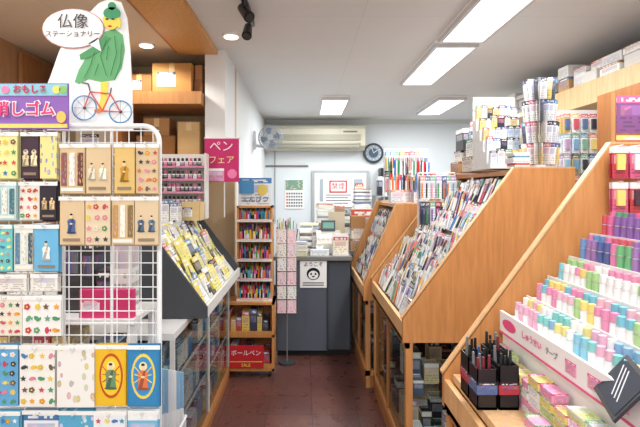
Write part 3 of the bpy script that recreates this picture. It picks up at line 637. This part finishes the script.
# ---------------------------------------------------------------- wooden pen rack on castors
b=MB('wheeled_pen_rack'); X0,X1=-.70,-.245; Y0,Y1=3.84,4.09; W=(210,148,86)
for x in (X0,X1-.02): b.box(x,Y0,.05,x+.02,Y1,.60,W,'wood')
for z in (.05,.32,.58): b.box(X0,Y0,z,X1,Y1,z+.02,W,'wood')
b.box(X0,Y1-.01,.05,X1,Y1,.6,WOODD,'wood'); b.box(X0+.02,Y0-.004,.34,X1-.02,Y0+.008,.37,W,'wood'); b.box(X0+.02,Y0-.004,.07,X1-.02,Y0+.008,.11,W,'wood')
for x in (X0+.04,X1-.04):
    for y in (Y0+.04,Y1-.04): b.cyl((x-.012,y,.025),(x+.012,y,.025),.025,.025,14,(30,30,30)); b.box(x-.008,y-.008,.025,x+.008,y+.008,.05,(120,120,120),'metal')
XA,XB=-.555,-.265
for x in (XA,XB-.015): b.box(x,Y0+.06,.6,x+.015,Y1,1.37,W,'wood')
b.box(XA,Y1-.012,.6,XB,Y1,1.37,(166,114,70),'wood')
for z in (.60,.76,.92,1.08,1.24): b.box(XA,Y0+.05,z,XB,Y1,z+.012,W,'wood'); b.box(XA,Y0+.045,z,XB,Y0+.055,z+.025,(232,227,216),'print',(215,110,110))
b.box(XA,Y0+.06,1.355,XB,Y1,1.37,W,'wood'); b.make()
b=MB('coloured_pens')
RB=[(225,60,70),(235,130,60),(240,210,70),(80,170,90),(50,120,195),(120,80,160),(235,110,165),(40,40,50),(80,190,200),(240,240,240)]
for z in (.613,.773,.933,1.093,1.253):
    for k,yy in enumerate((3.92,3.98,4.04)): pens(b,XA+.025,XB-.02,yy,z+.001,.075+.02*k,step=.0135,r=.0058,cols=RB)
for z in (.071,.341):
    x=X0+.04
    while x<X1-.06:
        w=R.uniform(.03,.06); b.box(x,Y0+.03,z,x+w,Y1-.03,z+R.uniform(.1,.2),R.choice([(232,227,216),(90,150,110),(60,60,80),(205,80,70),(236,206,100)]),'print',R.choice(MUT)); x+=w+.004
b.make()
b=MB('rack_header_poster'); b.box(-.55,3.95,1.371,-.275,3.96,1.60,(232,238,243),'print',(70,130,190)); b.box(-.54,3.945,1.47,-.42,3.95,1.58,(90,155,205),'matte'); b.ell((-.35,3.943,1.50),.04,.045,.005,(235,210,110)); p=b.make()
text(p,'poster_text','えんぴつ',(-.41,3.942,1.42),.055,(30,60,130))
b=MB('red_sale_sign'); b.box(-.61,3.822,.08,-.33,3.833,.26,(195,42,50),'matte'); b.box(-.60,3.820,.13,-.34,3.822,.135,(230,210,80),'matte'); p=b.make(); text(p,'sign_text','ボールペン',(-.47,3.819,.20),.048,(245,245,245)); text(p,'sign_text','SALE',(-.47,3.819,.105),.035,(245,220,80))
b=MB('sticker_sheet_rack'); b.cyl((-.155,4.15,.02),(-.155,4.15,1.2),.006,.006,8,(130,130,130)); b.cyl((-.155,4.15,0),(-.155,4.15,.02),.07,.07,20,(70,70,72)); 
for r in range(6):
    for c in range(2):
        x=-.198+.086*c; z=1.16-.12*r; b.cyl((x,4.15,z),(x,4.08,z),.002,.002,4,(200,200,200)); b.box(x-.038,4.09,z-.11,x+.038,4.094,z,R.choice([(240,240,240),(240,215,225),(244,230,230)]),'pattern',R.choice([(205,80,100),(220,130,160),(90,140,190),(110,165,110)]))
    b.cyl((-.235,4.15,1.16-.12*r),(-.075,4.15,1.16-.12*r),.003,.003,4,(225,225,225))
b.make()
b=MB('pen_cup_display'); 
for (px_,py_) in ((-.2,4.62),(-.12,4.64),(-.215,4.54)):
    b.cyl((px_,py_,.901),(px_,py_,1.0),.035,.042,16,R.choice([(220,215,200),(60,60,70),(180,90,100)])); 
    for i in range(9):
        a=i*.7; b.cyl((px_+.02*math.cos(a),py_+.02*math.sin(a),.92),(px_+.05*math.cos(a),py_+.045*math.sin(a),1.12+R.uniform(0,.12)),.006,.005,6,R.choice([(70,140,190),(200,80,90),(110,170,110),(225,195,90),(235,235,235),(40,40,46)]))
b.box(-.27,4.52,.901,-.255,4.6,1.15,(230,222,195),'print',(190,90,90)); b.make()

# ---------------------------------------------------------------- left foreground wire grid rack
WH=(236,238,238)
b=MB('wire_grid_rack'); X0,X1,Y,ZB,ZT=-1.30,-.455,1.50,.06,1.70; r=.05
fr=[(X0,Y,ZB),(X0,Y,ZT-r)]+[(X0+r-r*math.cos(a),Y,ZT-r+r*math.sin(a)) for a in [math.pi/12*i for i in range(1,6)]]+[(X0+r,Y,ZT),(X1-r,Y,ZT)]+[(X1-r+r*math.sin(a),Y,ZT-r+r*math.cos(a)) for a in [math.pi/12*i for i in range(1,6)]]+[(X1,Y,ZT-r),(X1,Y,ZB)]
b.path(fr,.008,WH,n=8)
x=X0+.0375
while x<X1-.01: b.cyl((x,Y,ZB+.05),(x,Y,ZT),.0017,.0017,4,WH); x+=.0375
z=ZB+.05
while z<ZT-.01: b.cyl((X0,Y-.003,z),(X1,Y-.003,z),.0017,.0017,4,WH); z+=.0375
b.cyl((X0,Y,ZB+.05),(X1,Y,ZB+.05),.005,.005,6,WH)
for x in (X0,X1): b.path([(x,Y-.22,.02),(x,Y+.22,.02)],.009,WH,n=8); b.cyl((x,Y,.02),(x,Y,ZB+.01),.009,.009,8,WH)
for x in (X0,X1):
    for yy in (-.2,.2): b.cyl((x,Y+yy,0),(x,Y+yy,.02),.015,.015,10,(40,40,40))
b.make()
TAN=(222,196,156)
packs=[]
def rowp(zt,zb,lst):
    for (xa,xb,c1,c2,st) in lst: packs.append((xa,xb,zt,zb,c1,c2,st))
rowp(1.640,1.490,[(-.742,-.668,TAN,(150,85,75),'strip'),(-.664,-.590,TAN,(235,225,205),'charm'),(-.574,-.514,(225,190,120),(205,150,60),'charm'),(-.510,-.444,TAN,(215,125,80),'icons')])
rowp(1.480,1.335,[(-.742,-.668,TAN,(85,105,150),'charm'),(-.664,-.590,(228,208,176),(240,230,210),'icons'),(-.586,-.518,TAN,(195,150,80),'strip'),(-.514,-.444,(222,198,162),(90,110,130),'charm')])
rowp(1.675,1.535,[(-.936,-.866,(244,236,165),(215,90,80),'icons'),(-.860,-.806,(80,62,72),(230,212,170),'charm'),(-.800,-.750,(243,226,150),(100,130,185),'pattern')])
rowp(1.525,1.41,[(-.936,-.872,(205,232,230),(100,165,185),'strip'),(-.866,-.806,(240,235,220),(195,80,80),'icons'),(-.800,-.750,(62,56,62),(210,180,135),'charm')])
rowp(1.395,1.255,[(-.936,-.885,(120,205,205),(244,236,150),'icons'),(-.880,-.822,(240,238,228),(90,130,165),'strip'),(-.817,-.745,(115,185,222),(244,244,238),'charm')])
rowp(1.245,1.195,[(-.936,-.84,(240,235,225),(200,175,145),'print'),(-.83,-.75,(240,235,225),(160,170,185),'print')])
rowp(1.180,1.060,[(-.945,-.858,(240,232,214),(200,105,95),'icons'),(-.850,-.735,(244,242,238),(110,165,135),'icons')])
rowp(1.030,.845,[(-.945,-.872,(110,175,218),(244,244,244),'icons'),(-.862,-.756,(244,242,234),(235,200,90),'icons'),(-.750,-.638,(242,240,234),(205,185,145),'pattern'),(-.634,-.540,(236,188,50),(195,85,45),'deity'),(-.536,-.440,(60,135,185),(240,212,90),'deity')])
rowp(.832,.68,[(-.945,-.86,(110,180,215),(236,240,244),'icons'),(-.855,-.75,(235,237,240),(70,120,170),'print'),(-.745,-.64,(90,170,205),(225,232,236),'pattern'),(-.635,-.54,(238,240,242),(70,150,180),'icons'),(-.535,-.445,(120,185,215),(240,240,240),'print')])
rowp(.64,.45,[(-.945,-.86,(240,215,220),(90,120,160),'pattern'),(-.855,-.75,(230,230,235),(90,110,90),'pattern'),(-.745,-.64,(240,236,230),(110,120,190),'pattern'),(-.635,-.54,(235,240,245),(160,80,90),'pattern')])
def figure(b,cx,yy,cz,s,col,halo=None):
    if halo: b.ell((cx,yy+.0008,cz+.62*s),.22*s,.24*s,.0006,halo)
    dk=tuple(int(q*.72) for q in col)
    b.prism([(cx+u*s,yy,cz+v*s) for u,v in ((-.28,-.55),(.28,-.55),(.24,-.1),(.3,.25),(.14,.40),(-.14,.40),(-.3,.25),(-.24,-.1))],(0,.001,0),col,'matte')
    b.prism([(cx+u*s,yy-.0006,cz+v*s) for u,v in ((-.28,-.55),(-.05,-.55),(.1,.1),(.14,.40),(.05,.40))],(0,.0006,0),dk,'matte')
    b.ell((cx,yy-.001,cz+.58*s),.12*s,.15*s,.001,(240,215,175)); b.ell((cx,yy-.0012,cz+.72*s),.10*s,.07*s,.001,(60,50,55))
    b.ell((cx,yy-.0012,cz+.05*s),.10*s,.06*s,.001,(240,215,175)); b.ell((cx,yy,cz-.6*s),.34*s,.07*s,.001,dk)
ICC=[(205,80,85),(235,165,60),(90,155,105),(80,130,185),(225,140,165),(120,95,75),(70,70,80),(240,215,110)]
b=MB('hanging_letter_sets')
for k,(xa,xb,zt,zb,c1,c2,st) in enumerate(packs):
    y=1.455-.004*(k%3); xm=(xa+xb)/2; w=xb-xa; h=zt-zb
    b.cyl((xm,1.495,zt-.006),(xm,y-.025,zt-.004),.0018,.0018,4,(225,225,225)); b.cyl((xm,y-.025,zt-.004),(xm,y-.027,zt+.004),.0018,.0018,4,(225,225,225))
    for q in range(3):
        yy=y+.009*q; mm=st if st in('pattern','print') else 'matte'; dx=R.uniform(-.003,.003)
        b.box(xa+dx,yy,zb-.003*q,xb+dx,yy+.003,zt,tuple(int(v*(1-.05*q)) for v in c1),mm,c2,None,'matte')
    b.box(xa-.002,y-.002,zt-.012,xb+.002,y,zt,(242,242,238),'matte')
    yy=y-.003
    if st=='charm':
        n=1+(k%2); 
        for j in range(n):
            cx=xm+(j-(n-1)/2)*w*.46; figure(b,cx,yy,zb+h*.42,h*(.34-.05*n),c2 if j==0 else tuple(min(255,int(v*1.15)) for v in c2),(235,222,190) if k%3==0 else None)
        b.box(xa+w*.15,yy,zb+h*.07,xb-w*.15,yy+.001,zb+h*.13,(150,130,110),'matte')
    if st=='icons':
        nx=3 if w<.08 else 4; nz=max(2,int(nx*h/w*.8))
        for i in range(nx):
            for j in range(nz):
                cx=xa+w*(i+.5)/nx+R.uniform(-.003,.003); cz=zb+(h-.014)*(j+.5)/nz; s=w/nx*.36; c=R.choice(ICC+[c2,c2,c2]); q=R.random()
                if q<.35: b.ell((cx,yy,cz),s,s*.6,.001,c,n=10,rot=R.uniform(0,3)); b.prism([(cx+s*.6,yy,cz),(cx+s*1.2,yy,cz+s*.5),(cx+s*1.2,yy,cz-s*.5)],(0,.001,0),c,'matte')
                elif q<.65:
                    for a in range(5): b.ell((cx+s*.55*math.cos(a*1.257),yy,cz+s*.55*math.sin(a*1.257)),s*.42,s*.42,.001,c,n=8)
                    b.ell((cx,yy-.0004,cz),s*.3,s*.3,.001,(240,215,110),n=8)
                else: b.prism([(cx+s*(1 if a%2==0 else .45)*math.sin(a*math.pi/5),yy,cz+s*(1 if a%2==0 else .45)*math.cos(a*math.pi/5)) for a in range(10)],(0,.001,0),c,'matte')
    if st=='strip':
        for j in range(3):
            cx=xa+w*(j+.5)/3; b.box(cx-w*.11,yy,zb+h*.15,cx+w*.11,yy+.002,zt-h*.18,[c2,(240,238,228),tuple(int(v*.7) for v in c2)][j],'pattern',R.choice(ICC)); 
        b.box(xa+.004,yy,zb+h*.04,xb-.004,yy+.001,zb+h*.11,(240,236,225),'matte')
    if st=='deity':
        b.box(xa+.005,yy+.001,zb+.005,xb-.005,yy+.0018,zt-.02,c1,'matte'); b.ell((xm,yy+.0005,zb+h*.5),w*.38,h*.37,.0008,c2)
        b.ell((xm,yy,zb+h*.5),w*.32,h*.32,.0008,tuple(min(255,int(v*1.1)) for v in c1))
        for s_ in (-1,1):
            for q in range(3): b.path([(xm,yy-.001,zb+h*.5),(xm+s_*w*.27,yy-.001,zb+h*(.40+.13*q))],.0015,c2,n=4)
        figure(b,xm,yy-.002,zb+h*.48,h*.3,(225,120,80) if k%2 else (110,150,110),(250,235,170))
b.make()
b=MB('eraser_shop_banner'); b.box(-.96,1.452,1.685,-.716,1.458,1.823,(150,110,185),'matte'); b.box(-.957,1.450,1.785,-.719,1.452,1.82,(150,205,220),'matte'); b.box(-.957,1.450,1.688,-.719,1.452,1.70,(245,220,120),'matte')
for i,x in enumerate((-.94,-.905,-.75,-.73)): b.ell((x,1.448,1.803),.012,.012,.002,[(250,250,250),(240,140,175),(245,225,120),(150,200,120)][i])
b.cyl((-.84,1.46,1.69),(-.84,1.497,1.69),.003,.003,6,(220,220,220)); b.ell((-.735,1.446,1.72),.014,.018,.002,(245,200,110)); p=b.make()
text(p,'banner_text','消しゴム',(-.845,1.449,1.742),.046,(250,250,250),bold=.004,ext=.0004); text(p,'banner_text','消しゴム',(-.845,1.447,1.742),.046,(228,50,120),bold=.0008); text(p,'banner_text','おもしろ',(-.83,1.448,1.803),.026,(200,50,80),bold=.0008)
# standee
S=1.6/480; ox,oz,yy=-.867,1.70,1.60
def D(u,v,dy=0): return (ox+u*S,yy-dy,oz+v*S)
b=MB('cyclist_standee_sign')
WB=(245,245,243)
b.prism([D(u,v) for u,v in ((2,0),(88,0),(87,40),(85,80),(82,112),(76,128),(64,131),(54,127),(45,118),(36,106),(20,92),(14,78),(6,55),(0,40))],(0,.006,0),WB,'matte')
b.ell(D(29,101,.004),31*S,20*S,.004,(205,150,140)); b.ell(D(29,101,.006),30*S,19*S,.004,WB); b.prism([D(44,86,.006),D(54,92,.006),D(57,78,.006)],(0,.003,0),WB,'matte')
G=(112,176,122); SK=(232,214,98)
b.prism([D(u,v,.002) for u,v in ((60,98),(70,101),(78,95),(80,80),(77,62),(70,50),(56,48),(44,51),(34,46),(30,48),(34,60),(40,70),(50,84))],(0,.002,0),G,'matte')
b.prism([D(u,v,.004) for u,v in ((61,94),(66,92),(58,80),(44,72),(36,70),(35,75),(50,84))],(0,.002,0),(92,156,106),'matte')
for pth in (((62,90),(56,74),(62,54)),((70,94),(72,76),(66,54)),((77,86),(76,66),(70,50)),((50,78),(46,64),(40,52)),((64,84),(62,70)),((54,66),(50,54))): b.path([D(u,v,.0045) for u,v in pth],.0011,(60,130,85),n=4)
b.ell(D(67,109,.008),8*S,9.5*S,.002,SK); b.ell(D(68,116,.009),8.5*S,6*S,.002,(80,155,112)); b.ell(D(68,123,.009),4*S,4*S,.002,(80,155,112)); b.ell(D(75,106,.0085),2*S,5*S,.002,SK); b.ell(D(63,110,.0095),1.6*S,.7*S,.001,(40,40,40)); b.ell(D(69,110,.0095),1.6*S,.7*S,.001,(40,40,40)); b.ell(D(66,103,.0095),2*S,.8*S,.001,(200,60,50))
for (u,v,rd) in ((40,22,12),(76,18,11)):
    b.ring(D(u,v,.005),rd*S,.0022,'Y',(70,140,190)); b.ell(D(u,v,.004),1.5*S,1.5*S,.002,(60,60,60))
    for i in range(8):
        a=math.pi*i/4; b.cyl(D(u,v,.003),D(u+rd*math.cos(a),v+rd*math.sin(a),.003),.0006,.0006,4,(120,150,170))
b.path([D(40,22,.005),D(46,38,.005),D(66,36,.005),D(76,18,.005)],.002,(215,85,75)); b.path([D(46,38,.005),D(58,19,.005),D(66,36,.005)],.002,(215,85,75)); b.path([D(58,19,.005),D(76,18,.005)],.002,(215,85,75)); b.path([D(46,38,.005),D(44,46,.005),D(38,47,.005)],.002,(60,60,60)); b.path([D(66,36,.005),D(67,42,.005)],.002,(60,60,60))
b.prism([D(u,v,.003) for u,v in ((56,48),(64,48),(62,30),(58,20),(53,20),(56,32))],(0,.002,0),SK,'matte'); b.ell(D(54,19,.006),4*S,2*S,.002,(220,130,80))
b.cyl((ox+.06,1.607,.01),(ox+.06,1.607,1.72),.005,.005,6,WH); b.cyl((ox+.22,1.607,.01),(ox+.22,1.607,1.72),.005,.005,6,WH); b.box(ox,1.56,0,ox+.28,1.66,.01,WH)
p=b.make()
text(p,'speech_text','仏像',D(29,107,.009),.052,(60,50,50)); text(p,'speech_text','ステーショナリー',D(29,95,.009),.023,(60,50,50))
b=MB('back_display_table'); b.box(-1.6,1.85,.98,-.66,2.15,1.0,(228,228,226),'plastic')
for x in (-1.58,-.69): b.box(x,1.86,0,x+.03,1.89,.98,(220,220,220)); b.box(x,2.11,0,x+.03,2.14,.98,(220,220,220))
for z in (.3,.65): b.box(-1.6,1.85,z,-.66,2.15,z+.015,(228,228,226))
b.make()
b=MB('table_top_goods')
x=-1.55
while x<-.72:
    w=R.uniform(.05,.09); h=R.uniform(.1,.42); c=R.choice([(50,46,48),(70,64,64),(222,222,218),(120,105,100),(44,42,46),(228,228,225)])
    b.box(x,1.95,1.0005,x+w,2.05,1.0+h,c,'print',R.choice([c,(150,90,90)])); x+=w+.006
for z in (.3155,.6655):
    x=-1.55
    while x<-.76:
        w=R.uniform(.05,.1); b.box(x,1.9,z,x+w,2.08,z+R.uniform(.12,.28),R.choice([(222,222,218),(70,66,70),(205,120,150),(232,227,216),(150,175,205),(238,238,238)]),'print',R.choice(MUT)); x+=w+.006
b.make()
b=MB('pink_file_board'); b.box(-.88,1.87,1.001,-.67,1.90,1.11,(205,60,112),'matte'); b.box(-.87,1.868,1.03,-.80,1.87,1.07,(240,225,232),'print',(205,60,112)); b.make()
b=MB('poster_sheet_bin')
b.box(-.65,1.72,0,-.50,2.02,.01,(235,235,235))
for (x0,y0) in ((-.65,1.72),(-.51,1.72),(-.65,2.01),(-.51,2.01)): b.box(x0,y0,.01,x0+.01,y0+.01,.55,(235,235,235))
b.path([(-.65,1.72,.55),(-.50,1.72,.55),(-.50,2.02,.55),(-.65,2.02,.55),(-.65,1.72,.55)],.005,(238,238,238))
for i in range(6): b.box(-.635,1.75+.045*i,.011,-.515+.003*i,1.753+.045*i,.85-.02*i,R.choice([(236,236,236),(228,232,236)]),'print',R.choice([(235,235,235),(140,180,210),(225,225,225)]))
b.make()

# ---------------------------------------------------------------- camera, world
cam=bpy.data.cameras.new('camera'); co=bpy.data.objects.new('camera',cam); scn.collection.objects.link(co); scn.camera=co
co.location=(0,0,1.5); co.rotation_euler=(math.radians(90),0,0); cam.sensor_width=36; cam.lens=36*480/640; cam.shift_x=15/640; cam.shift_y=-23.5/640; cam.clip_start=.05
w=bpy.data.worlds.new('world'); scn.world=w; w.use_nodes=True; w.node_tree.nodes['Background'].inputs[0].default_value=(.94,.98,1,1); w.node_tree.nodes['Background'].inputs[1].default_value=1.45
scn.view_settings.view_transform='Standard'; scn.view_settings.look='None'
